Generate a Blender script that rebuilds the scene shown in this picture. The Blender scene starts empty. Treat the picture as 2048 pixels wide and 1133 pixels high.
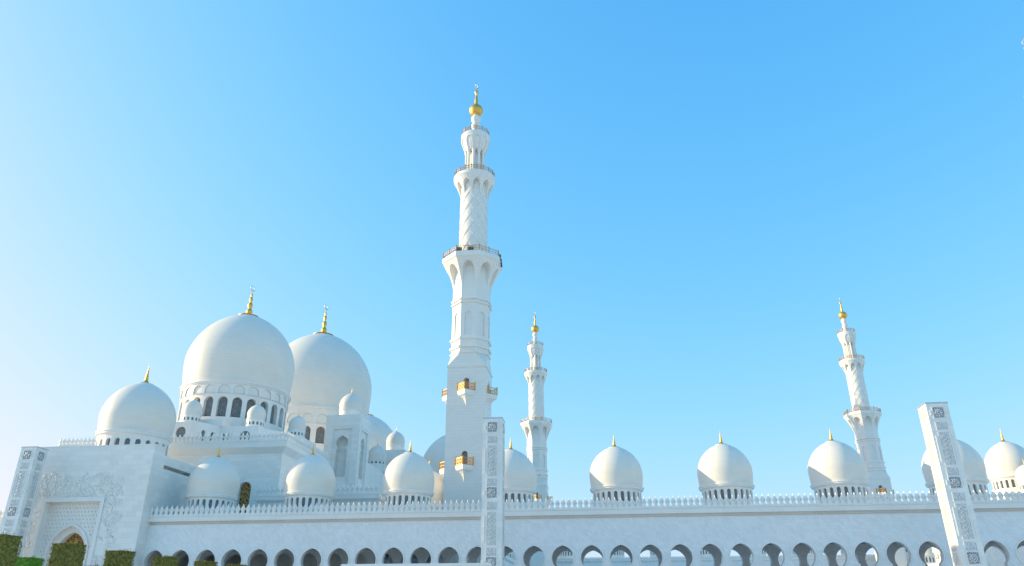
import bpy, math, random
from math import sin, cos, pi, radians, tan, atan2, sqrt
from mathutils import Vector, Matrix
from mathutils.geometry import tessellate_polygon

random.seed(7)
scene = bpy.context.scene
COL = scene.collection

# ------------------------------------------------------------------ camera
cam_d = bpy.data.cameras.new("camera")
cam = bpy.data.objects.new("camera", cam_d)
COL.objects.link(cam)
cam.location = (0, 0, 1.7)
cam.rotation_euler = (radians(90 + 24.179), radians(0.06), radians(7.06))
cam_d.sensor_width = 36
cam_d.lens = 26.08
cam_d.clip_end = 6000
scene.camera = cam

# ------------------------------------------------------------------ light
SUN_EL, SUN_AZ = 17.5, 179.0      # azimuth measured from +x towards +y: the sun stands to the left
sd = Vector((cos(radians(SUN_AZ)) * cos(radians(SUN_EL)), sin(radians(SUN_AZ)) * cos(radians(SUN_EL)), sin(radians(SUN_EL))))
world = bpy.data.worlds.new("World")
scene.world = world
world.use_nodes = True
wn = world.node_tree
bg = wn.nodes["Background"]
sky = wn.nodes.new("ShaderNodeTexSky")
sky.sky_type = 'NISHITA'
sky.sun_disc = False
sky.sun_elevation = radians(SUN_EL)
sky.sun_rotation = atan2(sd.x, sd.y)
sky.air_density = 1.0
sky.dust_density = 1.5
sky.ozone_density = 3.0
# the sky's own colour response: a clear, strongly saturated blue that pales towards the sun
SKY_STRENGTH, EXPOSURE = 0.15, 0.5
sep = wn.nodes.new("ShaderNodeSeparateColor"); comb = wn.nodes.new("ShaderNodeCombineColor")
wn.links.new(sky.outputs[0], sep.inputs[0])
for ch, (top, kk, gg) in enumerate(((1.02, 0.27, 1.45), (0.95, 0.68, 1.0), (1.06, 1.2, 1.0))):
    pw = wn.nodes.new("ShaderNodeMath"); pw.operation = 'POWER'; pw.inputs[1].default_value = gg
    ml = wn.nodes.new("ShaderNodeMath"); ml.operation = 'MULTIPLY'; ml.inputs[1].default_value = -kk
    ex = wn.nodes.new("ShaderNodeMath"); ex.operation = 'EXPONENT'
    sb = wn.nodes.new("ShaderNodeMath"); sb.operation = 'SUBTRACT'; sb.inputs[0].default_value = 1.0
    sc_ = wn.nodes.new("ShaderNodeMath"); sc_.operation = 'MULTIPLY'; sc_.inputs[1].default_value = top / (SKY_STRENGTH * 2 ** EXPOSURE)
    wn.links.new(sep.outputs[ch], pw.inputs[0]); wn.links.new(pw.outputs[0], ml.inputs[0]); wn.links.new(ml.outputs[0], ex.inputs[0])
    wn.links.new(ex.outputs[0], sb.inputs[1]); wn.links.new(sb.outputs[0], sc_.inputs[0]); wn.links.new(sc_.outputs[0], comb.inputs[ch])
wn.links.new(comb.outputs[0], bg.inputs[0])
bg.inputs[1].default_value = SKY_STRENGTH
sun_d = bpy.data.lights.new("sun", 'SUN')
sun_d.energy = 3.9
sun_d.angle = radians(0.5)
sun_d.color = (1.0, 0.81, 0.47)
sun = bpy.data.objects.new("sun", sun_d)
COL.objects.link(sun)
sun.rotation_euler = sd.to_track_quat('Z', 'Y').to_euler()

scene.view_settings.view_transform = 'Standard'
scene.view_settings.look = 'None'
scene.view_settings.gamma = 1
scene.view_settings.exposure = EXPOSURE
scene.cycles.max_bounces = 6
scene.cycles.diffuse_bounces = 3

# ------------------------------------------------------------------ materials
def new_mat(name, rough=0.5, metal=0.0, col=(0.7, 0.7, 0.7)):
    m = bpy.data.materials.new(name)
    m.use_nodes = True
    nt = m.node_tree
    b = nt.nodes["Principled BSDF"]
    b.inputs["Roughness"].default_value = rough
    b.inputs["Metallic"].default_value = metal
    b.inputs["Base Color"].default_value = (*col, 1)
    return m, nt, b

def N(nt, typ, **kw):
    n = nt.nodes.new(typ)
    for k, v in kw.items():
        setattr(n, k, v)
    return n

def wall_coords(nt, rot=0.0):
    """object coordinates laid flat on an upright face: (along, up)"""
    tc = N(nt, "ShaderNodeTexCoord")
    ge = N(nt, "ShaderNodeNewGeometry")
    vt = N(nt, "ShaderNodeVectorTransform", vector_type='NORMAL', convert_from='WORLD', convert_to='OBJECT')
    nt.links.new(ge.outputs["True Normal"], vt.inputs[0])
    sn = N(nt, "ShaderNodeSeparateXYZ"); nt.links.new(vt.outputs[0], sn.inputs[0])
    sp = N(nt, "ShaderNodeSeparateXYZ"); nt.links.new(tc.outputs["Object"], sp.inputs[0])
    ab = N(nt, "ShaderNodeMath", operation='ABSOLUTE'); nt.links.new(sn.outputs[0], ab.inputs[0])
    gt = N(nt, "ShaderNodeMath", operation='GREATER_THAN'); nt.links.new(ab.outputs[0], gt.inputs[0]); gt.inputs[1].default_value = 0.72
    mx = N(nt, "ShaderNodeMix", data_type='FLOAT')
    nt.links.new(gt.outputs[0], mx.inputs[0]); nt.links.new(sp.outputs[0], mx.inputs[2]); nt.links.new(sp.outputs[1], mx.inputs[3])
    cb = N(nt, "ShaderNodeCombineXYZ")
    nt.links.new(mx.outputs[0], cb.inputs[0]); nt.links.new(sp.outputs[2], cb.inputs[1])
    mp = N(nt, "ShaderNodeMapping"); nt.links.new(cb.outputs[0], mp.inputs[0])
    mp.inputs["Rotation"].default_value = (0, 0, rot)
    return mp.outputs[0], tc

def marble(name, base=(0.86, 0.825, 0.765), brick=(1.2, 0.6), joint=0.90, vary=0.05, rot=0.0, uv=False, rough=0.38, bump=0.15):
    m, nt, b = new_mat(name, rough)
    if uv:
        tc = N(nt, "ShaderNodeTexCoord"); vec = tc.outputs["UV"]
    else:
        vec, tc = wall_coords(nt, rot)
    bt = N(nt, "ShaderNodeTexBrick")
    nt.links.new(vec, bt.inputs["Vector"])
    bt.inputs["Scale"].default_value = 1.0
    bt.inputs["Brick Width"].default_value = brick[0]
    bt.inputs["Row Height"].default_value = brick[1]
    bt.inputs["Mortar Size"].default_value = 0.022
    bt.inputs["Mortar Smooth"].default_value = 0.3
    c1 = tuple(c * (1 + vary) for c in base); c2 = tuple(c * (1 - vary) for c in base); cm = tuple(c * joint for c in base)
    bt.inputs["Color1"].default_value = (*c1, 1); bt.inputs["Color2"].default_value = (*c2, 1); bt.inputs["Mortar"].default_value = (*cm, 1)
    ns = N(nt, "ShaderNodeTexNoise"); nt.links.new(tc.outputs["Object"], ns.inputs["Vector"])
    ns.inputs["Scale"].default_value = 0.22; ns.inputs["Detail"].default_value = 6; ns.inputs["Roughness"].default_value = 0.62
    mr = N(nt, "ShaderNodeMapRange"); nt.links.new(ns.outputs[0], mr.inputs[0])
    mr.inputs[1].default_value = 0.25; mr.inputs[2].default_value = 0.75; mr.inputs[3].default_value = 0.955; mr.inputs[4].default_value = 1.03
    mu = N(nt, "ShaderNodeMix", data_type='RGBA', blend_type='MULTIPLY'); mu.inputs[0].default_value = 1
    nt.links.new(bt.outputs[0], mu.inputs[6]); nt.links.new(mr.outputs[0], mu.inputs[7])
    nt.links.new(mu.outputs[2], b.inputs["Base Color"])
    bp = N(nt, "ShaderNodeBump"); bp.inputs["Strength"].default_value = bump; bp.inputs["Distance"].default_value = 0.02
    iv = N(nt, "ShaderNodeMath", operation='SUBTRACT'); iv.inputs[0].default_value = 1; nt.links.new(bt.outputs["Fac"], iv.inputs[1])
    nt.links.new(iv.outputs[0], bp.inputs["Height"])
    nt.links.new(bp.outputs[0], b.inputs["Normal"])
    return m

M = {}
M['wall'] = marble('marble_cladding', brick=(1.5, 0.75))
M['facade'] = marble('marble_facade', base=(0.85, 0.84, 0.82), brick=(0.62, 0.31), rot=radians(45), vary=0.055, joint=0.90)
M['dome'] = marble('dome_mosaic', base=(0.84, 0.77, 0.675), brick=(1.3, 0.34), uv=True, vary=0.016, joint=0.94, rough=0.45)
M['trim'] = marble('marble_trim', base=(0.86, 0.82, 0.76), brick=(2.0, 3.0), vary=0.03, joint=0.95)
M['shaft'] = marble('marble_shaft', base=(0.85, 0.805, 0.735), brick=(1.1, 0.55), vary=0.02, joint=0.90)
M['dim_ceiling'] = marble('shade_darkened_ceiling', base=(0.36, 0.355, 0.35), vary=0.03)  # arcade ceiling darkened in colour so the arch interiors look deep in shade

def carved(name, base, deep, scale, bump=0.9):
    m, nt, b = new_mat(name, 0.5)
    tc = N(nt, "ShaderNodeTexCoord")
    vo = N(nt, "ShaderNodeTexVoronoi", feature='DISTANCE_TO_EDGE'); vo.inputs["Scale"].default_value = scale
    ns = N(nt, "ShaderNodeTexNoise"); ns.inputs["Scale"].default_value = scale * 0.8; ns.inputs["Detail"].default_value = 3
    nt.links.new(tc.outputs["Object"], ns.inputs["Vector"])
    ad = N(nt, "ShaderNodeMix", data_type='RGBA', blend_type='LINEAR_LIGHT'); ad.inputs[0].default_value = 0.25
    nt.links.new(tc.outputs["Object"], ad.inputs[6]); nt.links.new(ns.outputs["Color"], ad.inputs[7])
    nt.links.new(ad.outputs[2], vo.inputs["Vector"])
    rp = N(nt, "ShaderNodeValToRGB"); nt.links.new(vo.outputs["Distance"], rp.inputs[0])
    rp.color_ramp.elements[0].position = 0.04; rp.color_ramp.elements[0].color = (*base, 1)
    rp.color_ramp.elements[1].position = 0.16; rp.color_ramp.elements[1].color = (*deep, 1)  # hollows darkened in the colour, standing in for the shade of their depth
    nt.links.new(rp.outputs[0], b.inputs["Base Color"])
    bp = N(nt, "ShaderNodeBump"); bp.inputs["Strength"].default_value = bump; bp.inputs["Distance"].default_value = 0.06
    bp.invert = True
    nt.links.new(vo.outputs["Distance"], bp.inputs["Height"]); nt.links.new(bp.outputs[0], b.inputs["Normal"])
    return m
M['carved'] = carved('carved_marble', (0.80, 0.77, 0.72), (0.50, 0.505, 0.50), 4.2, 0.8)
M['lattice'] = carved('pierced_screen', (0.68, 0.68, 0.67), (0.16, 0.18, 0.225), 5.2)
M['window'] = carved('window_lattice', (0.28, 0.285, 0.28), (0.13, 0.14, 0.15), 3.2, 0.3)
M['gold_window'] = carved('gilded_lattice', (0.60, 0.31, 0.07), (0.12, 0.07, 0.03), 1.9, 0.5)
M['dark'] = new_mat('dark_opening', 0.6, 0, (0.21, 0.22, 0.235))[0]
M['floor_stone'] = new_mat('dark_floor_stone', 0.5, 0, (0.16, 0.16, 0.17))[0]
M['bronze'] = new_mat('bronze', 0.45, 0.7, (0.10, 0.065, 0.035))[0]
M['black'] = new_mat('black_casing', 0.5, 0.0, (0.03, 0.033, 0.04))[0]

def metal(name, col, rough, met=1.0):
    m, nt, b = new_mat(name, rough, met, col)
    tc = N(nt, "ShaderNodeTexCoord")
    ns = N(nt, "ShaderNodeTexNoise"); ns.inputs["Scale"].default_value = 2.5; ns.inputs["Detail"].default_value = 4
    nt.links.new(tc.outputs["Object"], ns.inputs["Vector"])
    mr = N(nt, "ShaderNodeMapRange"); nt.links.new(ns.outputs[0], mr.inputs[0])
    mr.inputs[3].default_value = rough * 0.7; mr.inputs[4].default_value = rough * 1.4
    nt.links.new(mr.outputs[0], b.inputs["Roughness"])
    return m
M['gold'] = metal('gold', (0.88, 0.50, 0.12), 0.42, 0.9)
M['gilt_rail'] = metal('gilded_rail', (0.74, 0.36, 0.07), 0.45, 0.65)
M['bronze_rail'] = metal('bronze_rail', (0.58, 0.34, 0.15), 0.5, 0.25)
M['steel'] = metal('pale_metal', (0.62, 0.60, 0.58), 0.4, 0.8)

def foliage(name, c1, c2):
    m, nt, b = new_mat(name, 0.6)
    tc = N(nt, "ShaderNodeTexCoord")
    ns = N(nt, "ShaderNodeTexNoise"); ns.inputs["Scale"].default_value = 9; ns.inputs["Detail"].default_value = 3
    nt.links.new(tc.outputs["Object"], ns.inputs["Vector"])
    rp = N(nt, "ShaderNodeValToRGB"); nt.links.new(ns.outputs[0], rp.inputs[0])
    rp.color_ramp.elements[0].position = 0.35; rp.color_ramp.elements[0].color = (*c1, 1)
    rp.color_ramp.elements[1].position = 0.68; rp.color_ramp.elements[1].color = (*c2, 1)
    nt.links.new(rp.outputs[0], b.inputs["Base Color"])
    b.inputs["Subsurface Weight"].default_value = 0.0
    return m
M['leaf'] = foliage('clipped_leaves', (0.10, 0.10, 0.014), (0.36, 0.29, 0.035))
M['leaf_bright'] = foliage('bright_leaves', (0.09, 0.24, 0.012), (0.20, 0.42, 0.02))
M['water'] = new_mat('pool_water', 0.06, 0, (0.03, 0.10, 0.16))[0]
M['bark'] = new_mat('bark', 0.8, 0, (0.10, 0.07, 0.045))[0]

def ground_mat(name, base, bw, bh):
    m, nt, b = new_mat(name, 0.5)
    tc = N(nt, "ShaderNodeTexCoord")
    bt = N(nt, "ShaderNodeTexBrick"); nt.links.new(tc.outputs["Object"], bt.inputs["Vector"])
    bt.inputs["Scale"].default_value = 1; bt.inputs["Brick Width"].default_value = bw; bt.inputs["Row Height"].default_value = bh
    bt.inputs["Mortar Size"].default_value = 0.01
    bt.inputs["Color1"].default_value = (*base, 1); bt.inputs["Color2"].default_value = (*[c * 0.9 for c in base], 1)
    bt.inputs["Mortar"].default_value = (*[c * 0.6 for c in base], 1)
    nt.links.new(bt.outputs[0], b.inputs["Base Color"])
    return m
M['paving'] = ground_mat('pale_paving', (0.78, 0.75, 0.70), 1.2, 1.2)
M['court'] = ground_mat('court_marble', (0.80, 0.775, 0.73), 2.0, 2.0)
M['lawn'] = foliage('lawn', (0.03, 0.07, 0.01), (0.06, 0.12, 0.02))

# ------------------------------------------------------------------ mesh builder
class MB:
    def __init__(s):
        s.v = []; s.f = []; s.sm = []; s.uv = []
    def add(s, vs, fs, smooth=False, uvs=None):
        o = len(s.v)
        s.v += [tuple(p) for p in vs]
        for i, f in enumerate(fs):
            s.f.append(tuple(k + o for k in f)); s.sm.append(smooth)
            s.uv.append(uvs[i] if uvs else None)
    def box(s, x0, x1, y0, y1, z0, z1):
        v = [(x, y, z) for z in (z0, z1) for y in (y0, y1) for x in (x0, x1)]
        s.add(v, [(0, 2, 3, 1), (4, 5, 7, 6), (0, 1, 5, 4), (1, 3, 7, 5), (3, 2, 6, 7), (2, 0, 4, 6)])
    def lathe(s, prof, n=48, smooth=True, c=(0, 0), a0=0.0, caps=False):
        R = max(p[0] for p in prof)
        vs = []; L = [0]
        for i in range(1, len(prof)):
            L.append(L[-1] + math.dist(prof[i], prof[i - 1]))
        for r, z in prof:
            for k in range(n):
                a = a0 + 2 * pi * k / n
                vs.append((c[0] + r * cos(a), c[1] + r * sin(a), z))
        fs = []; uvs = []
        for i in range(len(prof) - 1):
            for k in range(n):
                k2 = (k + 1) % n
                fs.append((i * n + k, i * n + k2, (i + 1) * n + k2, (i + 1) * n + k))
                u0 = 2 * pi * k / n * R; u1 = 2 * pi * (k + 1) / n * R
                uvs.append([(u0, L[i]), (u1, L[i]), (u1, L[i + 1]), (u0, L[i + 1])])
        if caps:
            fs.append(tuple(range(n - 1, -1, -1))); uvs.append(None)
            m = (len(prof) - 1) * n
            fs.append(tuple(range(m, m + n))); uvs.append(None)
        s.add(vs, fs, smooth, uvs)
    def loft(s, rings, smooth=False, cap0=True, cap1=True, closed=True):
        n = len(rings[0]); vs = [p for r in rings for p in r]; fs = []
        for i in range(len(rings) - 1):
            for k in range(n if closed else n - 1):
                k2 = (k + 1) % n
                fs.append((i * n + k, i * n + k2, (i + 1) * n + k2, (i + 1) * n + k))
        if cap0: fs.append(tuple(range(n - 1, -1, -1)))
        if cap1: fs.append(tuple(range((len(rings) - 1) * n, len(rings) * n)))
        s.add(vs, fs, smooth)
    def prism(s, poly, z0, z1):
        s.loft([[(x, y, z0) for x, y in poly], [(x, y, z1) for x, y in poly]])
    def tube(s, pts, r, n=6, smooth=True):
        pts = [Vector(p) for p in pts]; rings = []
        for i, p in enumerate(pts):
            d = (pts[min(i + 1, len(pts) - 1)] - pts[max(i - 1, 0)]).normalized()
            u = d.orthogonal().normalized(); w = d.cross(u)
            rr = r[i] if isinstance(r, (list, tuple)) else r
            rings.append([p + u * (rr * cos(2 * pi * k / n)) + w * (rr * sin(2 * pi * k / n)) for k in range(n)])
        s.loft(rings, smooth)
    def panel(s, outer, holes, T, depth=0.0, back=False):
        """flat face with holes; T(u, v, d) gives the point d metres behind the face"""
        loops = [[Vector((x, z, 0)) for x, z in outer]] + [[Vector((x, z, 0)) for x, z in h] for h in holes]
        tri = tessellate_polygon(loops)
        flat = [p for l in loops for p in l]
        s.add([T(p.x, p.y, 0) for p in flat], tri)
        for h in holes:
            n = len(h)
            vs = [T(x, z, 0) for x, z in h] + [T(x, z, depth) for x, z in h]
            s.add(vs, [(k, (k + 1) % n, n + (k + 1) % n, n + k) for k in range(n)])
            if back:
                t2 = tessellate_polygon([[Vector((x, z, 0)) for x, z in h]])
                s.add([T(x, z, depth) for x, z in h], t2)
    def trim(s, line, T, w, out, closed=False):
        """raised band just outside an open outline"""
        n = len(line); off = []
        for i in range(n):
            a = Vector(line[max(i - 1, 0)]); b = Vector(line[min(i + 1, n - 1)])
            d = (b - a).normalized()
            off.append((line[i][0] + d.y * w, line[i][1] - d.x * w))
        vs = []
        for (x, z), (X, Z) in zip(line, off):
            vs += [T(x, z, 0.01), T(x, z, -out), T(X, Z, -out), T(X, Z, 0.01)]
        fs = []
        for i in range(n - 1):
            for k in range(3):
                fs.append((i * 4 + k, i * 4 + k + 1, (i + 1) * 4 + k + 1, (i + 1) * 4 + k))
        s.add(vs, fs)
    def sector(s, n, rows, pfun, r_in, poly=False, seg=4, a0=0.0, jamb=True):
        """n repeated bays round the z axis; rows = (z, half width of the opening as a fraction of the half bay)"""
        h = pi / n
        def P(k, u, z, r):
            a = a0 + k * 2 * h
            if poly:
                x, y = r, u * r * tan(h)
                return (x * cos(a) - y * sin(a), x * sin(a) + y * cos(a), z)
            return (r * cos(a + u * h), r * sin(a + u * h), z)
        for k in range(n):
            for (za, wa), (zb, wb) in zip(rows[:-1], rows[1:]):
                ra, rb = pfun(za), pfun(zb)
                if zb - za > 1e-6:
                    spans = [(-1, -wa, -1, -wb), (wa, 1, wb, 1)] if (wa > 0 or wb > 0) else [(-1, 1, -1, 1)]
                    for (a1, a2, b1, b2) in spans:
                        vs = []; q = seg if not poly else 1
                        for j in range(q + 1):
                            t = j / q
                            vs += [P(k, a1 + (a2 - a1) * t, za, ra), P(k, b1 + (b2 - b1) * t, zb, rb)]
                        fs = [(2 * j, 2 * j + 2, 2 * j + 3, 2 * j + 1) for j in range(q)]
                        uvs = []
                        R = max(ra, rb)
                        for j in range(q):
                            t0 = j / q; t1 = (j + 1) / q
                            U = lambda f0, f1, t: (2 * k + f0 + (f1 - f0) * t) * h * R
                            uvs.append([(U(a1, a2, t0), za), (U(a1, a2, t1), za), (U(b1, b2, t1), zb), (U(b1, b2, t0), zb)])
                        s.add(vs, fs, False if poly else True, uvs)
                if jamb and (wa > 0 or wb > 0):
                    for sg in (-1, 1):
                        s.add([P(k, sg * wa, za, ra), P(k, sg * wb, zb, rb), P(k, sg * wb, zb, r_in), P(k, sg * wa, za, r_in)],
                              [(0, 1, 2, 3) if sg > 0 else (3, 2, 1, 0)])
            # sill
            for (za, wa), (zb, wb) in zip(rows[:-1], rows[1:]):
                if abs(zb - za) < 1e-6 and wa == 0 and wb > 0:
                    s.add([P(k, -wb, za, pfun(za)), P(k, wb, za, pfun(za)), P(k, wb, za, r_in), P(k, -wb, za, r_in)], [(0, 1, 2, 3)])
    def obj(s, name, mat, parent=None, loc=(0, 0, 0), rz=0.0):
        me = bpy.data.meshes.new(name)
        me.from_pydata(s.v, [], s.f)
        uvl = me.uv_layers.new(name="UVMap")
        sm = []
        i = 0
        for p, u in zip(me.polygons, s.uv):
            if u:
                for li, q in zip(p.loop_indices, u):
                    uvl.data[li].uv = q
        me.polygons.foreach_set("use_smooth", s.sm)
        me.materials.append(mat)
        me.update()
        o = bpy.data.objects.new(name, me)
        COL.objects.link(o)
        o.location = loc; o.rotation_euler = (0, 0, rz)
        if parent is not None: o.parent = parent
        return o

def thing(name, label, cat, loc=(0, 0, 0), rz=0.0, group=None):
    o = bpy.data.objects.new(name, None)
    COL.objects.link(o)
    o.empty_display_size = 1
    o.location = loc; o.rotation_euler = (0, 0, rz)
    o['label'] = label; o['category'] = cat
    if group: o['group'] = group
    return o

def copy_part(o, parent, loc=None, rz=None):
    c = o.copy(); COL.objects.link(c); c.parent = parent
    if loc is not None: c.location = loc
    if rz is not None: c.rotation_euler = (0, 0, rz)
    return c

def copy_tree(o, parent=None):
    kids = list(o.children)
    c = o.copy(); COL.objects.link(c); c.parent = parent
    for k in kids: copy_tree(k, c)
    return c

def struct(name, mb, mat):
    o = mb.obj(name, mat); o['kind'] = 'structure'; return o

def octagon(ap, a0=0.0):
    r = ap / cos(pi / 8)
    return [(r * cos(a0 + pi / 8 + k * pi / 4), r * sin(a0 + pi / 8 + k * pi / 4)) for k in range(8)]

def round_arch(cx, hw, zb, zs, rise=None, n=12):
    """closed outline: sill, straight sides, arched head (pointed a little)"""
    rise = rise or hw
    pts = [(cx - hw, zb), (cx + hw, zb)]
    for k in range(n + 1):
        t = pi * k / n
        pts.append((cx + hw * cos(t), zs + rise * sin(t)))
    return pts

def pointed_arch(cx, hw, zb, zs, rise, n=10):
    pts = [(cx - hw, zb), (cx + hw, zb)]
    right = []
    for k in range(n + 1):
        t = k / n
        right.append((hw * cos(t * pi / 2) ** 0.9 if t < 1 else 0.0, zs + rise * (0.82 * sin(t * pi / 2) + 0.18 * t ** 2)))
    pts += [(cx + x, z) for x, z in right] + [(cx - x, z) for x, z in reversed(right[:-1])]
    return pts

def horseshoe(cx, hw=1.5, zw=8.85, za=10.5, zn=7.73, jw=1.08, n=10):
    """horseshoe arch on narrow jambs, slightly pointed"""
    u0 = math.asin(min(0.99, (zw - zn) / hw))
    right = [(jw, 0.0), (jw, zn - 0.55), (jw - 0.06, zn - 0.5), (hw * cos(u0), zn)]
    for k in range(1, 5):
        u = u0 * (1 - k / 4)
        right.append((hw * cos(u), zw - hw * sin(u)))
    rise = za - zw
    for k in range(1, n + 1):
        t = k / n * pi / 2
        right.append((hw * cos(t) if k < n else 0.0, zw + (rise - 0.14) * sin(t) + 0.14 * (k / n) ** 3))
    return [(cx + x, z) for x, z in right] + [(cx - x, z) for x, z in reversed(right[:-1])]

# ------------------------------------------------------------------ ground
g = MB(); g.add([(-3000, -3000, 0), (3000, -3000, 0), (3000, 3000, 0), (-3000, 3000, 0)], [(0, 1, 2, 3)])
struct('ground', g, M['paving'])
g = MB(); g.add([(-25, 117.3, .004), (91, 117.3, .004), (91, 266, .004), (-25, 266, .004)], [(0, 1, 2, 3)])
struct('courtyard_floor', g, M['court'])
g = MB(); g.add([(-66.5, 98.5, .008), (60, 98.5, .008), (60, 106.6, .008), (-66.5, 106.6, .008)], [(0, 1, 2, 3)])
struct('water', g, M['water'])
g = MB(); g.add([(-60, 24, .004), (-19, 24, .004), (-19, 70, .004), (-60, 70, .004)], [(0, 1, 2, 3)])
struct('lawn', g, M['lawn'])

# ------------------------------------------------------------------ shared small meshes
def merlon_mesh():
    half = [(.385, 0), (.385, .16), (.30, .24), (.19, .38), (.20, .46), (.345, .76), (.335, .88), (.22, 1.06), (.11, 1.24), (.05, 1.4)]
    m = MB(); t = 0.09
    top = 1.55
    for sy in (-1, 1):
        for sx in (-1, 1):
            vs = [(sx * x, sy * t, z) for x, z in half] + [(0, sy * t * 1.9, z) for x, z in half] + [(0, sy * t, top)]
            n = len(half)
            fs = [(i, n + i, n + i + 1, i + 1) for i in range(n - 1)] + [(n - 1, 2 * n - 1, 2 * n)]
            if sx * sy > 0: fs = [f[::-1] for f in fs]
            m.add(vs, fs)
    for sx in (-1, 1):
        n = len(half)
        vs = [(sx * x, -t, z) for x, z in half] + [(0, -t, top)] + [(sx * x, t, z) for x, z in half] + [(0, t, top)]
        k = n + 1
        m.add(vs, [(i, i + 1, k + i + 1, k + i) if sx > 0 else (k + i, k + i + 1, i + 1, i) for i in range(n)])
    # raised leaf vein
    for sy in (-1, 1):
        m.tube([(-.2, sy * .16, .62), (0, sy * .2, .98), (.2, sy * .16, .62)], .025, 4)
    return m
_mm = merlon_mesh().obj('merlon', M['trim'])
MERLON = _mm.data
bpy.data.objects.remove(_mm)

def merlons(parent, spots, rz_of, cam_local, scale=1.0, limit=100):
    """spots: (x, y, z, rz).  The nearest 100 are parts of their own, the rest one mesh."""
    spots = sorted(spots, key=lambda s: (s[0] - cam_local[0]) ** 2 + (s[1] - cam_local[1]) ** 2)
    for x, y, z, rz in spots[:limit]:
        o = bpy.data.objects.new('merlon', MERLON)
        COL.objects.link(o); o.parent = parent
        o.location = (x, y, z); o.rotation_euler = (0, 0, rz); o.scale = (scale,) * 3
    rest = spots[limit:]
    if rest:
        m = MB()
        vs = [v.co.copy() for v in MERLON.vertices]; fs = [tuple(p.vertices) for p in MERLON.polygons]
        for x, y, z, rz in rest:
            R = Matrix.Translation((x, y, z)) @ Matrix.Rotation(rz, 4, 'Z') @ Matrix.Scale(scale, 4)
            m.add([R @ v for v in vs], fs)
        o = m.obj('merlon_row', M['trim'], parent); o['kind'] = 'stuff'

def dome_profile(R, rim_z, below, cap=0.20, n=26):
    """(r, z) from the rim up; the widest ring is `below`*R above the rim"""
    p = [(R * 0.955, rim_z)]
    for k in range(1, 7):
        t = k / 7
        p.append((R * (0.955 + 0.045 * sin(t * pi / 2)), rim_z + below * R * t))
    zc = rim_z + below * R
    for k in range(n + 1):
        t = k / n * (pi / 2)
        r = cos(t) * (1 - 0.035 * sin(2 * t)); z = 0.985 * sin(t) + 0.085 * (k / n) ** 5
        if r < cap:
            break
        p.append((R * r, zc + R * z))
    p += [(p[-1][0] * 1.01, p[-1][1] + .012 * R), (p[-1][0] * .9, p[-1][1] + .022 * R)]
    return p

def finial_small(mb, r, z0, h):
    prof = [(r, z0 - 0.03 * h), (r * .97, z0 + .012 * h), (r * .66, z0 + .04 * h), (r * .44, z0 + .09 * h), (r * .32, z0 + .16 * h), (r * .25, z0 + .23 * h), (r * .30, z0 + .27 * h),
            (r * .20, z0 + .32 * h), (r * .26, z0 + .38 * h), (r * .16, z0 + .43 * h), (r * .21, z0 + .50 * h), (r * .12, z0 + .56 * h), (r * .16, z0 + .63 * h),
            (r * .08, z0 + .70 * h), (r * .10, z0 + .77 * h), (r * .04, z0 + .85 * h), (r * .015, z0 + h)]
    mb.lathe(prof, 16)

def crescent(mb, c, r, nrm_az, tk=0.16, gap=0.5):
    """open ring, thick below and thin at its horns"""
    u = Vector((-sin(nrm_az), cos(nrm_az), 0)); w = Vector((0, 0, 1)); c = Vector(c)
    pts = []; rad = []
    n = 22
    for k in range(n + 1):
        a = radians(95) + gap + (2 * pi - 2 * gap) * k / n - gap * 0
        pts.append(c + u * (r * cos(a)) + w * (r * sin(a)))
        rad.append(tk * r * (0.35 + 0.9 * sin(pi * k / n)))
    mb.tube(pts, rad, 8)
CRES_AZ = radians(170)

def arched_rows(z0, zb, zs, za, z1, w, n=7, pointed=0.0):
    """rows for MB.sector: one arched opening with a sill at zb, springing zs and crown za"""
    rows = [(z0, 0), (zb, 0), (zb, w), (zs, w)]
    for k in range(1, n + 1):
        t = k / n
        rows.append((zs + (za - zs) * (sin(t * pi / 2) * (1 - pointed) + pointed * t), w * cos(t * pi / 2) if k < n else 0))
    rows.append((z1, 0))
    return rows

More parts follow.
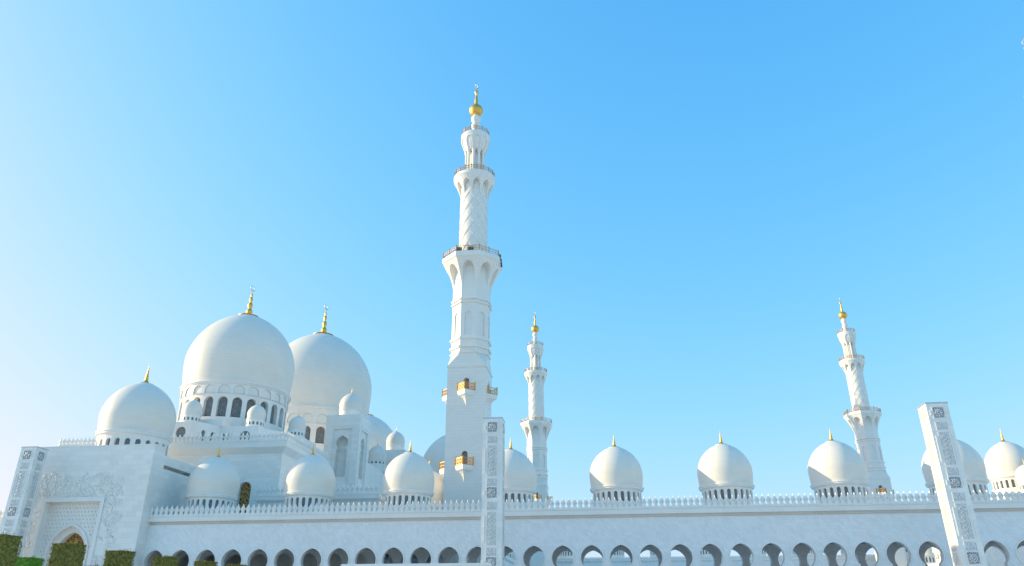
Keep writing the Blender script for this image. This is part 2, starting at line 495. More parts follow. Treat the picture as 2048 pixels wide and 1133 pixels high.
_dome_cache = {}
def roof_dome(parent, loc, R=3.88, rim=18.65, base=15.2, fin=1.95, nwin=23, win=True, win_z=(16.4, 17.8), below=0.52, mat='dome', windows=True, drum_r=0.9, label=None, seg=56):
    """a dome with drum, drum windows and gilt finial; copies share their meshes"""
    key = (R, rim, base, fin, nwin, win, win_z, below, windows, drum_r)
    if key in _dome_cache:
        o = copy_tree(_dome_cache[key], parent); o.location = loc
        if label: o['label'] = label
        return o
    m = MB()
    prof = dome_profile(R, rim, below)
    m.lathe(prof, seg)
    d = m.obj('dome', M['dome'], parent, loc)
    if label: d['label'] = label
    m = MB()
    rd = R * drum_r; k = R / 3.93
    m.lathe([(R * .955, rim), (R * 1.005, rim - .04 * k), (R * 1.01, rim - .20 * k), (R * .985, rim - .24 * k), (R * .985, rim - .42 * k), (R * .95, rim - .48 * k), (R * .94, rim - .55 * k), (rd, rim - .62 * k)], seg, smooth=False)
    top = rim - .62 * k
    if win:
        zb, za = win_z
        wd = 0.52
        m.sector(nwin, arched_rows(base, zb, za - wd * pi * rd / nwin, za, top, wd), lambda z: rd, rd - .35 * k, seg=2)
    else:
        m.lathe([(rd, base), (rd, top)], seg)
    m.obj('drum', M['trim'], d)
    if win:
        h = pi / nwin * 0.62; rr = rd - .3 * k
        def pane(mb, a):
            q = 3
            vs = []
            for j in range(q + 1):
                b = a - h + 2 * h * j / q
                vs += [(rr * cos(b), rr * sin(b), win_z[0]), (rr * cos(b), rr * sin(b), win_z[1])]
            mb.add(vs, [(2 * j, 2 * j + 2, 2 * j + 3, 2 * j + 1) for j in range(q)])
        if windows:
            p0 = MB(); pane(p0, 0.0)
            w0 = p0.obj('window', M['dark'], d)
            for i in range(1, nwin):
                copy_part(w0, d, rz=2 * pi * i / nwin)
        else:
            p0 = MB()
            for i in range(nwin): pane(p0, 2 * pi * i / nwin)
            p0.obj('window_ring', M['dark'], d)
    m = MB()
    finial_small(m, prof[-1][0] * (.88 if R > 3 else .62), prof[-1][1] + 0.02, fin)
    m.obj('finial', M['gold'], d)
    _dome_cache[key] = d
    return d

# ------------------------------------------------------------------ minarets
def railing_mesh(pts, h, sub=1, post=0.07, closed=True):
    """posts, rails and a crossed infill between the given points (x, y, z)"""
    m = MB()
    n = len(pts)
    for i in range(n if closed else n - 1):
        a = Vector(pts[i]); b = Vector(pts[(i + 1) % n])
        for j in range(sub):
            p = a.lerp(b, j / sub); q = a.lerp(b, (j + 1) / sub)
            m.box(p.x - post, p.x + post, p.y - post, p.y + post, p.z, p.z + h * 1.18)
            for zz, r in ((.06, .05), (.5, .03), (.95, .055)):
                m.tube([p + Vector((0, 0, h * zz)), q + Vector((0, 0, h * zz))], r, 4, False)
            k = max(2, int(round((q - p).length / (h * 0.55))))
            for c in range(k):
                s = p.lerp(q, c / k); e = p.lerp(q, (c + 1) / k); mid = s.lerp(e, .5)
                for lo, hi in ((.06, .5), (.5, .95)):
                    m.tube([s + Vector((0, 0, h * lo)), e + Vector((0, 0, h * hi))], .025, 3, False)
                    m.tube([e + Vector((0, 0, h * lo)), s + Vector((0, 0, h * hi))], .025, 3, False)
                m.tube([s + Vector((0, 0, 0)), s + Vector((0, 0, h * .95))], .03, 4, False)
    if not closed:
        p = Vector(pts[-1]); m.box(p.x - post, p.x + post, p.y - post, p.y + post, p.z, p.z + h * 1.18)
    return m

def make_minaret(label):
    t = thing('minaret', label, 'minaret', (0, 0, 0), 0, 'minarets at the corners of the courtyard')
    H = 3.4
    # square base with door openings behind the small balconies
    m = MB()
    doors = [(37.15, 39.5), (24.4, 26.9)]
    for q in range(4):
        a = q * pi / 2
        def T(u, v, d, a=a):
            x, y = u, -H + d
            return (x * cos(a) - y * sin(a), x * sin(a) + y * cos(a), v)
        holes = [round_arch(0, .52, zb, zt - .52) for zb, zt in doors]
        m.panel([(-H, 0), (H, 0), (H, 41.6), (-H, 41.6)], holes, T, .45, back=False)
    m.obj('base', M['shaft'], t)
    dm = MB()
    dm.box(-.6, .6, 0, .05, 0, 2.6)
    tr = MB()
    o = round_arch(0, .52, 0, 1.93); tr.trim(o[1:] , lambda u, v, d: (u, d, v), .13, .07)
    bal = MB()  # white bracket: triangular slab running down to a point
    tri = [(-1.55, 0), (0, -1.55), (1.55, 0)]
    rings = []
    for f, z in ((1.0, 0.0), (1.0, -.42), (.93, -.5), (.93, -.72), (.62, -1.0), (.36, -1.4), (.17, -1.95), (.03, -2.7)):
        rings.append([(x * f, y * f, z) for x, y in tri])
    bal.loft(rings[::-1])
    rl = railing_mesh([(-1.48, -.06, 0), (0, -1.5, 0), (1.48, -.06, 0)], 1.25, 1, .08, closed=False)
    protos = None
    for zb, zt in doors:
        for q in range(4):
            a = q * pi / 2
            loc = (H * sin(a), -H * cos(a), zb)
            if protos is None:
                b0 = bal.obj('balcony', M['trim'], t, loc, a)
                rl.obj('railing', M['gilt_rail'], b0)
                d0 = dm.obj('door', M['dark'], b0, (0, .44, 0))
                tr.obj('door_trim', M['trim'], b0)
                protos = b0
            else:
                b1 = copy_tree(protos, t); b1.location = loc; b1.rotation_euler = (0, 0, a)
    # square to octagon
    m = MB()
    m.prism([(-H - .12, -H - .12), (H + .12, -H - .12), (H + .12, H + .12), (-H - .12, H + .12)], 41.45, 41.85)
    ap = 3.3
    oc = octagon(ap)
    sq = [(H, -H), (H, H), (-H, H), (-H, -H)]
    zt, zbm = 44.15, 41.85
    # octagon vertices start at 22.5 degrees
    top = [(x, y, zt) for x, y in oc]; bot = [(x, y, zbm) for x, y in sq]
    vs = top + bot
    fs = []
    def near(p): return sorted(range(8), key=lambda i: (oc[i][0] - p[0]) ** 2 + (oc[i][1] - p[1]) ** 2)[:2]
    for i in range(4):
        a, b = sorted(near(sq[i]))
        if (a, b) == (0, 7): a, b = 7, 0
        fs.append((8 + i, b, a)[::-1])
        c = 8 + (i + 1) % 4
        na = sorted(near(sq[(i + 1) % 4]))
        if na == [0, 7]: na = [7, 0]
        fs.append((8 + i, c, na[0], b))
    m.add(vs, fs)
    m.obj('transition', M['shaft'], t)
    # octagonal shaft with blind niches
    m = MB()
    for q in range(8):
        a = q * pi / 4
        def T(u, v, d, a=a):
            x, y = u, -ap + d
            return (x * cos(a) - y * sin(a), x * sin(a) + y * cos(a), v)
        hwid = ap * tan(pi / 8)
        m.panel([(-hwid, 44.15), (hwid, 44.15), (hwid, 62.4), (-hwid, 62.4)], [round_arch(0, .62, 47.6, 51.55)], T, .22, back=True)
    m.obj('octagonal_shaft', M['shaft'], t)
    for z0, z1, d in ((44.15, 44.5, .2), (45.2, 45.6, .3), (46.75, 47.2, .27), (53.75, 54.05, .28), (54.45, 54.75, .28)):
        m = MB()
        m.loft([[(x, y, z0) for x, y in octagon(ap + .02)], [(x, y, z0 + .03) for x, y in octagon(ap + d)], [(x, y, z1) for x, y in octagon(ap + d)], [(x, y, z1 + .06) for x, y in octagon(ap + .02)]])
        m.obj('cornice_band', M['trim'], t)
    # lower gallery
    def p1(z):
        s = max(0, min(1, (z - 57.2) / (62.4 - 57.2)))
        return ap + .03 + 1.95 * (s ** 1.5)
    rows = [(57.2, .97)]
    za = 61.7
    for k in range(1, 15):
        z = 57.2 + (za - 57.2) * k / 14
        s = (z - 57.2) / (za - 57.2)
        w = .93 - .05 * s / .45 - .17 * max(0, 1 - abs(s - .55) / .55) * 0 if s < .45 else .88 * sqrt(max(0, 1 - ((s - .45) / .55) ** 1.9))
        w = w * (0.80 if s > .3 else .80 + .17 * (1 - s / .3))
        rows.append((z, w if k < 14 else 0))
    rows.append((62.4, 0))
    m = MB(); m.sector(8, rows, p1, ap - .02, poly=True)
    m.obj('gallery_bracket', M['shaft'], t)
    m = MB()
    m.loft([[(x, y, 62.35) for x, y in octagon(5.3)], [(x, y, 62.5) for x, y in octagon(5.42)], [(x, y, 63.3) for x, y in octagon(5.42)]])
    m.obj('gallery_floor', M['trim'], t)
    pts = [(x, y, 63.3) for x, y in octagon(5.25)]
    railing_mesh(pts, 1.15, 2).obj('railing', M['bronze_rail'], t)
    # round shaft in overlapping lozenges
    m = MB(); r0 = 2.62
    m.lathe([(r0, 63.3), (r0, 80.5)], 40)
    nd, hd = 9, 2.75
    a_s = pi / nd
    row = 0; z = 62.6
    while z < 78.2:
        for k in range(nd):
            ac = 2 * pi * k / nd + (a_s if row % 2 else 0)
            q = 4; vs = []; idx = {}
            for i in range(q + 1):
                for j in range(q + 1):
                    s, u = i / q, j / q           # s along lower-left, u along lower-right edge
                    da = (u - s) * a_s; zz = z + (s + u) / 2 * hd
                    lift = .16 * (1 - (s + u) / 2) ** 1.1 + .015
                    idx[i, j] = len(vs)
                    vs.append(((r0 + lift) * cos(ac + da), (r0 + lift) * sin(ac + da), zz))
            fs = [(idx[i, j], idx[i, j + 1], idx[i + 1, j + 1], idx[i + 1, j]) for i in range(q) for j in range(q)]
            # lower lips
            for (e0) in (0, 1):
                for i in range(q):
                    A = (i, 0) if e0 else (0, i); B = (i + 1, 0) if e0 else (0, i + 1)
                    pa, pb = vs[idx[A]], vs[idx[B]]
                    def inn(p):
                        l = math.hypot(p[0], p[1]); return (p[0] / l * r0, p[1] / l * r0, p[2])
                    o2 = len(vs); vs += [inn(pa), inn(pb)]
                    fs.append((idx[A], idx[B], o2 + 1, o2) if not e0 else (o2, o2 + 1, idx[B], idx[A]))
            m.add(vs, fs)
        z += hd / 2; row += 1
    m.obj('lozenge_shaft', M['shaft'], t)
    # middle gallery
    def p2(z):
        s = max(0, min(1, (z - 77.2) / 3.9)); return 2.74 + 1.35 * (s ** 1.35)
    rows = [(77.2, .95)]
    for k in range(1, 13):
        z = 77.2 + 3.1 * k / 12; s = k / 12
        w = .93 - .15 * s / .4 if s < .4 else .78 * sqrt(max(0, 1 - ((s - .4) / .6) ** 1.9))
        rows.append((z, w if k < 12 else 0))
    rows.append((81.1, 0))
    m = MB(); m.sector(10, rows, p2, 2.6, seg=3); m.obj('gallery_bracket', M['shaft'], t)
    m = MB(); m.lathe([(4.05, 81.05), (4.17, 81.2), (4.17, 81.85), (0.1, 81.86)], 48, smooth=False); m.obj('gallery_floor', M['trim'], t)
    railing_mesh([(4.0 * cos(2 * pi * k / 20), 4.0 * sin(2 * pi * k / 20), 81.85) for k in range(20)], 1.1, 1, .06).obj('railing', M['bronze_rail'], t)
    # lantern
    m = MB(); m.lathe([(1.2, 81.8), (1.2, 88.3)], 24); m.obj('lantern_core', M['shaft'], t)
    cm = MB()
    cm.lathe([(.36, 81.85), (.36, 82.2), (.25, 82.35), (.25, 87.3), (.27, 87.4), (.38, 87.8), (.38, 88.15)], 10)
    c0 = None
    for k in range(10):
        a = 2 * pi * (k + .5) / 10
        if c0 is None: c0 = cm.obj('column', M['trim'], t, (1.78 * cos(a), 1.78 * sin(a), 0))
        else: copy_part(c0, t, (1.78 * cos(a), 1.78 * sin(a), 0))
    def p3(z):
        s = max(0, min(1, (z - 88.1) / 3.1)); return 2.06 + .9 * (1 - (1 - s) ** 1.7)
    m = MB()
    rows = [(88.1, 0), (88.15, 0), (88.15, .8), (89.4, .8)] + [(89.4 + 1.5 * sin(k / 7 * pi / 2), .8 * cos(k / 7 * pi / 2) if k < 7 else 0) for k in range(1, 8)] + [(91.5, 0)]
    m.sector(10, rows, p3, 2.0, seg=3)
    m.lathe([(2.0, 88.1), (2.08, 88.1)], 40)
    def p3b(z): return p3(z) - .16
    m.lathe([(p3b(88.1 + 3.2 * k / 10), 88.1 + 3.2 * k / 10) for k in range(11)], 40)
    m.lathe([(0.3, 88.12), (2.06, 88.11)], 32)
    m.obj('lantern_bracket', M['shaft'], t)
    m = MB(); m.lathe([(2.9, 91.45), (2.98, 91.55), (2.98, 92.0), (.1, 92.01)], 40, smooth=False); m.obj('gallery_floor', M['trim'], t)
    railing_mesh([(2.82 * cos(2 * pi * k / 14), 2.82 * sin(2 * pi * k / 14), 92.0) for k in range(14)], 1.1, 1, .05).obj('railing', M['bronze_rail'], t)
    # neck, ball, spire and crescent
    m = MB()
    m.lathe([(1.0, 92.0), (1.0, 93.2), (.72, 93.5), (.62, 93.9), (.8, 94.3), (1.0, 94.75), (.95, 95.1), (.66, 95.4), (.66, 95.7), (.9, 96.1), (1.02, 96.6), (.98, 97.0), (.72, 97.35), (.6, 97.6)], 28)
    m.obj('neck', M['trim'], t)
    m = MB(); m.lathe([(1.43 * sin(pi * k / 24) + .001, 98.87 - 1.43 * cos(pi * k / 24)) for k in range(25)], 32); m.obj('gold_ball', M['gold'], t)
    m = MB()
    m.lathe([(.42, 100.15), (.42, 100.4), (.3, 100.7), (.36, 101.2), (.32, 101.9), (.2, 102.6), (.14, 103.1), (.3, 103.3), (.42, 103.6), (.3, 103.9), (.1, 104.15), (.06, 104.7)], 16)
    sp = m.obj('spire', M['gold'], t)
    m = MB(); crescent(m, (0, 0, 105.35), .62, CRES_AZ, .15, .3); m.obj('crescent', M['steel'], sp)
    return t

min_near = make_minaret('tallest white minaret, nearest one, rising from behind the arcade in the picture centre')
min_near.location = (-23.1, 125.9, 0)
# loudspeakers and floodlights on the near minaret's lower gallery
sp0 = MB()
sp0.box(-.25, .25, -.3, .3, -.35, .35); sp0.lathe([(.1, 0), (.42, .0)], 4)
sp0.lathe([(.14, .36), (.3, .62), (.3, .66), (.02, .5)], 10)
s0 = None
for k, (dx, dy, dz) in enumerate(((5.6, -2.0, 63.4), (5.65, -1.3, 62.9), (5.6, -.5, 62.6), (5.55, .3, 62.4))):
    if s0 is None: s0 = sp0.obj('loudspeaker', M['black'], min_near, (dx, dy, dz)); s0.scale = (.46, .46, .46)
    else: copy_part(s0, min_near, (dx, dy, dz))
fl = MB(); fl.box(-.5, .5, -.12, .12, .15, .95); fl.box(-.08, .08, -.1, .1, 0, .15); fl.box(-.44, .44, -.17, -.12, .2, .9)
f0 = fl.obj('floodlight', M['black'], min_near, (-1.7, -4.9, 63.3))
copy_part(f0, min_near, (.5, -4.9, 63.3))
for (x, y, lab) in ((-23.1, 257.4, 'small distant white minaret standing upright just right of the tallest one'),
                    (86.5, 257.4, 'distant white minaret at the right leaning behind a roof dome'),
                    (86.5, 125.9, 'white minaret mostly outside the right edge with only its crescent tip showing')):
    c = copy_tree(min_near); c.location = (x, y, 0); c['label'] = lab
    for k in list(c.children):
        if k.name.split('.')[0] in ('loudspeaker', 'floodlight'):
            bpy.data.objects.remove(k)

# ------------------------------------------------------------------ arcades
PITCH = 3.95
def arcade_wing(t, nb, dome_x, cam_local, outer=True, inner=True, merl=True, windows=True, mer_lim=100, trims=True, arch_dim=None):
    """local x along the wing from 0, outer wall at y 0, inner wall at y 9.7"""
    L = nb * PITCH; D = 9.7; Ht = 14.2
    m = MB()
    arch = horseshoe(0)
    for b in range(nb):
        x0 = b * PITCH; cx = x0 + PITCH / 2
        hole = [(cx + x, z + .02) for x, z in arch]
        rect = [(x0, -.3), (x0 + PITCH, -.3), (x0 + PITCH, 14.02), (x0, 14.02)]
        # outer wall: both faces
        m.panel(rect, [hole], lambda u, v, d: (u, d, v), .8)
        m.panel(rect, [hole], lambda u, v, d: (u, .8, v), 0)
    m.obj('outer_wall', M['facade'], t)
    m = MB()
    for b in range(nb):
        x0 = b * PITCH; cx = x0 + PITCH / 2
        hole = [(cx + x, z + .02) for x, z in arch]
        rect = [(x0, -.3), (x0 + PITCH, -.3), (x0 + PITCH, Ht), (x0, Ht)]
        m.panel(rect, [hole], lambda u, v, d: (u, D - .8 + d, v), .8)
        m.panel(rect, [hole], lambda u, v, d: (u, D, v), 0)
    m.obj('inner_wall', M['facade'], t)
    m = MB(); m.box(0, L, .81, D - .81, 11.0, 11.4); m.obj('ceiling', M['dim_ceiling'], t)
    m = MB(); m.box(0, L, .02, D - .02, .004, .06); m.obj('arcade_floor', M['floor_stone'], t)
    # cornice and roof
    m = MB()
    m.add([(0, 0, 14.02), (L, 0, 14.02), (L, .33, 14.02), (0, .33, 14.02)], [(0, 1, 2, 3)])
    prof = [(.32, 14.0), (.32, 14.43), (-.5, 14.43), (-.5, 15.05), (-.58, 15.1), (-.58, 15.22)]
    ring = lambda x: [(x, y, z) for y, z in prof] + [(x, D + .58, 15.22), (x, D + .58, 15.1), (x, D + .5, 15.05), (x, D + .5, 14.42), (x, D, 14.0)]
    m.loft([ring(0), ring(L)], cap0=True, cap1=True)
    m.obj('cornice', M['trim'], t)
    if trims:
        m = MB()
        line = [(x, z + .02) for x, z in arch[2:-2]]
        m.trim(line, lambda u, v, d: (u, d, v), .15, .09)
        a0 = None
        for b in range(nb):
            cx = (b + .5) * PITCH
            if a0 is None: a0 = m.obj('arch_trim', M['trim'], t, (cx, 0, 0))
            else: copy_part(a0, t, (cx, 0, 0))
    if merl:
        nsp = int(L / .79)
        spots = [((i + .5) * L / nsp, -.38, 15.22, 0) for i in range(nsp)]
        merlons(t, spots, 0, cam_local, 1.0, mer_lim)
    for x in dome_x:
        roof_dome(t, (x, D / 2 - .15, 0), windows=windows)

NX0 = -67.55
t = thing('arcade_building', 'long white arcade across the foreground with horseshoe arches and a row of roof domes', 'arcade', (NX0, 107.3, 0))
dx = [1.54 + 15.58 * k for k in range(-4, 7)]
arcade_wing(t, 43, [x - NX0 for x in dx], (-NX0 + 30, -107.3))
# far side of the courtyard
t = thing('arcade_building', 'far white arcade with drum domes seen through the open arches', 'arcade', (102.3, 275.9, 4.0), pi)
m = MB(); m.box(-.2, 43 * PITCH + .2, -.2, 9.9, -4.0, -.01); m.obj('plinth', M['facade'], t)
arcade_wing(t, 43, [102.3 - x for x in dx], (0, 0), merl=True, windows=False, trims=False, mer_lim=0)
# west side, beside the prayer hall
t = thing('arcade_building', 'shaded side arcade behind the tallest minaret, one cream dome peeping out beside its foot', 'arcade', (-35.0, 266.2, 0), -pi / 2)
arcade_wing(t, 37, [266.2 - y for y in (127.8, 143.6, 159.4, 223.6, 239.4, 255.2)], (150, 30), merl=True, windows=False, trims=False, mer_lim=0)
# east side
t = thing('arcade_building', 'sunlit side arcade glimpsed through the arches at the far right', 'arcade', (101.0, 117.5, 0), pi / 2)
arcade_wing(t, 37, [y - 117.5 for y in (127.8, 143.6, 159.4, 223.6, 239.4, 255.2)], (0, 0), merl=True, windows=False, trims=False, mer_lim=0)

# ------------------------------------------------------------------ big domes
def great_finial(mb, k, z0, h, R):
    mb.lathe([(R * .20, z0 - .12), (R * .203, z0 - .02), (R * .19, z0 + .04), (R * .08, z0 + .12), (.6 * k, z0 + .3)] +
             [(r * k, z0 + f * h) for r, f in ((.55, .07), (.80, .10), (.95, .15), (.85, .20), (.55, .24), (.45, .27), (.66, .31), (.74, .36), (.6, .41), (.36, .45), (.32, .48),
              (.5, .52), (.55, .56), (.4, .60), (.22, .63), (.33, .67), (.28, .71), (.12, .75), (.05, .84))], 20)

def great_dome(parent, loc, R, c, below, base, win_z, nwin, hwf, niche_z, fin_h, k, label):
    rim = c - below * R
    m = MB(); prof = dome_profile(R, rim, below, cap=.17, n=34); m.lathe(prof, 96)
    d = m.obj('dome', M['dome'], parent, loc); d['label'] = label
    rd = R * .945; rf = R * .965
    m = MB()
    m.lathe([(R * .955, rim), (R * .995, rim - .1), (R * 1.0, rim - .45), (R * .985, rim - .5), (R * .98, rim - .75), (rf, rim - .85)], 96, smooth=False)
    zs = win_z[1] - hwf * pi / nwin * rd
    zmid = (win_z[1] + niche_z[0]) / 2
    m.sector(nwin, arched_rows(base, win_z[0], zs, win_z[1], zmid, hwf), lambda z: rd, rd - .9, seg=2)
    m.lathe([(rd, zmid), (rf, zmid + .15)], 96, smooth=False)
    m.sector(nwin, arched_rows(zmid + .15, zmid + .16, niche_z[0] + .3, niche_z[1], rim - .85, .78), lambda z: rf, rd, seg=2)
    m.lathe([(rd - .02, zmid), (rd - .02, rim - .9)], 72)
    m.obj('drum', M['trim'], d)
    p0 = MB(); h = pi / nwin * hwf * 1.1; rr = rd - .85
    vs = []
    for j in range(4):
        b = -h + 2 * h * j / 3
        vs += [(rr * cos(b), rr * sin(b), win_z[0] - .02), (rr * cos(b), rr * sin(b), win_z[1] + .02)]
    p0.add(vs, [(2 * j, 2 * j + 2, 2 * j + 3, 2 * j + 1) for j in range(3)])
    w0 = p0.obj('window', M['window'], d)
    for i in range(1, nwin): copy_part(w0, d, rz=2 * pi * i / nwin)
    m = MB(); z0 = prof[-1][1]
    great_finial(m, k, z0, fin_h, R); m.obj('finial', M['gold'], d)
    m = MB(); crescent(m, (0, 0, z0 + fin_h * .92), fin_h * .085, CRES_AZ, .16, .25); m.obj('crescent', M['steel'], d)
    return d

hall = thing('prayer_hall', 'huge white prayer hall crowned by great ribless domes, small turrets and a merlon parapet', 'mosque hall', (-78, 191.6, 0))
HX, HY = -78.0, 191.6
def hl(x, y): return (x - HX, y - HY)
# lower walls with one gilded window in the front
m = MB()
x0, x1, y0, y1 = -99.2, -56.9, 127.0, 256.2
wz = 28.2
win = round_arch(-63.0, 1.15, 12.0, 22.2, 1.15)
m.panel([(x0, 0), (x1, 0), (x1, wz), (x0, wz)], [win], lambda u, v, d: (u - HX, y0 + d - HY, v), .9)
XN, YB = -65.0, 146.0
plan = [(x0, y0), (x1, y0), (x1, YB), (XN, YB), (XN, y1), (x0, y1)]
for pts in [(plan[i], plan[(i + 1) % 6]) for i in range(1, 6)]:
    (ax, ay), (bx, by) = pts
    m.add([(ax - HX, ay - HY, 0), (bx - HX, by - HY, 0), (bx - HX, by - HY, wz), (ax - HX, ay - HY, wz)], [(0, 1, 2, 3)])
m.obj('wall', M['wall'], hall)
m = MB(); m.box(-64.4 - HX, -61.6 - HX, y0 + .86 - HY, y0 + .9 - HY, 11.9, 23.5); m.obj('window', M['gold_window'], hall)['label'] = 'tall arched window with gilded lattice'
m = MB(); ln = win[1:]; m.trim(ln, lambda u, v, d: (u - HX, y0 + d - HY, v), .3, .1); m.obj('window_trim', M['trim'], hall)
# cornice with sloping soffit
m = MB()
def rect_ring(e, z): return [(px - HX, py - HY, z) for px, py in ((x0 - e, y0 - e), (x1 + e, y0 - e), (x1 + e, YB + e), (XN + e, YB + e), (XN + e, y1 + e), (x0 - e, y1 + e))]
m.loft([rect_ring(0, wz), rect_ring(1.0, 29.25), rect_ring(1.0, 30.2), rect_ring(1.1, 30.25), rect_ring(1.1, 30.4)], cap0=False, cap1=True)
m.obj('cornice', M['trim'], hall)
spots = []
n = int((x1 - x0 + 2) / .8)
for i in range(n): spots.append((x0 - 1 + (i + .5) * (x1 - x0 + 2) / n - HX, y0 - .9 - HY, 30.4, 0))
for i in range(25): spots.append((x1 + .9 - HX, y0 - .9 + (i + .5) * .8 - HY, 30.4, pi / 2))
merlons(hall, spots, 0, (HX * -1 - 0, -HY), 1.0, 74)

# faceted terrace round the first dome
def terrace(cy, zt, mirror_y=1):
    half = [(2.9, -18.6), (5.1, -13.8), (7.9, -13.9), (12.6, -13.6), (13.0, -11.4), (17.4, -4.2), (17.4, 4.2), (13.0, 11.4), (12.6, 13.6), (7.9, 13.9), (5.1, 13.8), (2.9, 18.6)]
    poly = half + [(-x, y) for x, y in reversed(half)]
    m = MB(); wins = []
    for i in range(len(poly)):
        a = Vector(poly[i]); b = Vector(poly[(i + 1) % len(poly)])
        e = (b - a); L = e.length; e.normalize(); nrm = Vector((e.y, -e.x))
        holes = []
        if L > 4.2:
            if abs(e.x) > .99:                      # the turret fronts
                holes = [(L / 2, .95, 32.0, 34.0)]
            else:
                holes = [(L * .33, .42, 31.6, 33.6), (L * .72, .42, 31.6, 33.6)]
        elif 2.5 < L < 3 and abs(e.x) > .99:
            holes = [(L * .28, .38, 31.6, 33.6), (L * .78, .38, 31.6, 33.6)]
        T = lambda u, v, d, a=a, e=e, nrm=nrm: (a.x + e.x * u - nrm.x * d, a.y + e.y * u - nrm.y * d + cy - HY, v)
        m.panel([(0, 18.7), (L, 18.7), (L, zt), (0, zt)], [round_arch(c, hw, zb, zz - hw) for c, hw, zb, zz in holes], T, .35)
        for c, hw, zb, zz in holes:
            w = MB(); w.add([T(c - hw - .05, zb - .05, .33), T(c + hw + .05, zb - .05, .33), T(c + hw + .05, zz + .05, .33), T(c - hw - .05, zz + .05, .33)], [(0, 1, 2, 3)])
            wins.append(w)
    top = [(x, y + cy - HY, zt) for x, y in poly]
    tri = tessellate_polygon([[Vector(p) for p in top]])
    m.add(top, tri)
    o = m.obj('terrace', M['trim'], hall)
    for w in wins: w.obj('window', M['window'], o)
    return poly

for cy in (147.2, 236.0):
    terrace(cy, 34.95)
m = MB(); m.prism([(-20.5, -13.9), (20.5, -13.9), (20.5, 13.9), (-20.5, 13.9)], 18.7, 36.0); m.obj('terrace', M['trim'], hall)
m = MB(); m.add([(-78.6 + 4.4 - HX, 133.0 - HY, 34.9), (-72.6 - HX, 133.4 - HY, 34.9), (-72.2 - HX, 134.2 - HY, 36.6), (-78.2 + 3.2 - HX, 133.8 - HY, 36.6)], [(0, 1, 2, 3)])
m.box(-77.0 - HX, -72.4 - HX, 133.0 - HY, 136.0 - HY, 34.96, 36.4); m.obj('stair_housing', M['trim'], hall)

great_dome(hall, (0, 147.2 - HY, 0), 11.4, 51.5, .53, 34.0, (37.9, 42.0), 24, .68, (43.0, 44.4), 7.6, .74, 'great dome over the near end of the hall, nearest and widest in view')
great_dome(hall, (0, 0, 0), 14.75, 59.7, .59, 36.0, (41.4, 45.7), 24, .62, (46.9, 48.9), 9.6, .86, 'largest central dome, half hidden behind the nearest great dome')
great_dome(hall, (0, 236 - HY, 0), 11.4, 51.0, .53, 34.0, (37.9, 42.0), 24, .68, (43.0, 44.4), 7.6, .74, 'far great dome, only a grey shoulder showing')
# small turret domes on the terraces
kd = dict(R=1.78, rim=36.95, base=34.9, fin=1.5, nwin=14, win_z=(35.55, 36.15), below=.55, drum_r=.97, windows=True, seg=36)
for cy in (147.2, 236.0):
    s = 1 if cy < 190 else -1
    for (ddx, ddy) in ((.0, -15.9), (10.6, -10.9), (-10.6, -10.9), (15.1, -1.2), (-15.1, -1.2)):
        o = roof_dome(hall, (ddx, cy - HY + s * ddy, 0), **kd)
o = roof_dome(hall, (18.4, 0, 0), R=2.5, rim=39.2, base=36.0, fin=1.8, nwin=14, win_z=(38.0, 38.6), below=.5, drum_r=.97, windows=True, seg=36)

# tall turret blocks on the court side
def turret_block(cy):
    hw, hd = 4.12, 4.1; cx = -60.7
    m = MB()
    key = []
    for k in range(17):
        a = radians(-38) + radians(256) * k / 16
        key.append((1.48 * cos(a), 38.75 + 1.5 * sin(a) + (.18 if k == 8 else 0)))
    key = [(-1.35, 30.9), (1.35, 30.9), (1.40, 36.7), (.96, 37.5)] + key[1:-1] + [(-.96, 37.5), (-1.40, 36.7)]
    for q in range(4):
        a = q * pi / 2
        hh, dd = (hw, hd) if q % 2 == 0 else (hd, hw)
        def T(u, v, d, a=a, dd=dd):
            x, y = u, -dd + d
            return (x * cos(a) - y * sin(a), x * sin(a) + y * cos(a), v)
        fr = [(-2.2, 29.6), (2.2, 29.6), (2.2, 41.9), (-2.2, 41.9)]
        m.panel([(-hh, 0), (hh, 0), (hh, 45.3), (-hh, 45.3)], [fr], T, .35)
        m.panel(fr, [key], lambda u, v, d: T(u, v, d + .35), 1.9)
        fr2 = [(2.75, 29.0), (2.75, 42.5), (-2.75, 42.5), (-2.75, 29.0)]
    m.add([(-hw, -hd, 45.3), (hw, -hd, 45.3), (hw, hd, 45.3), (-hw, hd, 45.3)], [(0, 1, 2, 3)])
    b = m.obj('turret', M['wall'], hall, (cx - HX, cy - HY, 0))
    pm = MB(); pm.box(-1.6, 1.6, 0, .05, 30.8, 40.5)
    p0 = pm.obj('niche_panel', M['wall'], b, (0, -hd + 2.2, 0))
    copy_part(p0, b, (hw - 2.2, 0, 0), pi / 2)
    copy_part(p0, b, (-hw + 2.2, 0, 0), -pi / 2)
    copy_part(p0, b, (0, hd - 2.2, 0), pi)
    # framing fillets
    fm = MB()
    fm.box(-2.8, -2.62, -.06, .0, 29.0, 42.6); fm.box(2.62, 2.8, -.06, .0, 29.0, 42.6); fm.box(-2.62, 2.62, -.06, .0, 42.42, 42.6)
    f0 = fm.obj('frame', M['trim'], b, (0, -hd - .002, 0)); copy_part(f0, b, (hw + .002, 0, 0), pi / 2)
    dm = MB(); prof = dome_profile(2.72, 47.3, .5); dm.lathe(prof, 44); dd = dm.obj('dome', M['dome'], b)
    dm = MB(); dm.lathe([(2.6, 45.3), (2.6, 47.0), (2.78, 47.05), (2.78, 47.2), (2.6, 47.3)], 44, smooth=False); dm.obj('drum', M['trim'], b)
    dm = MB(); finial_small(dm, prof[-1][0] * .6, prof[-1][1], 2.0); dm.obj('finial', M['gold'], b)
    return b
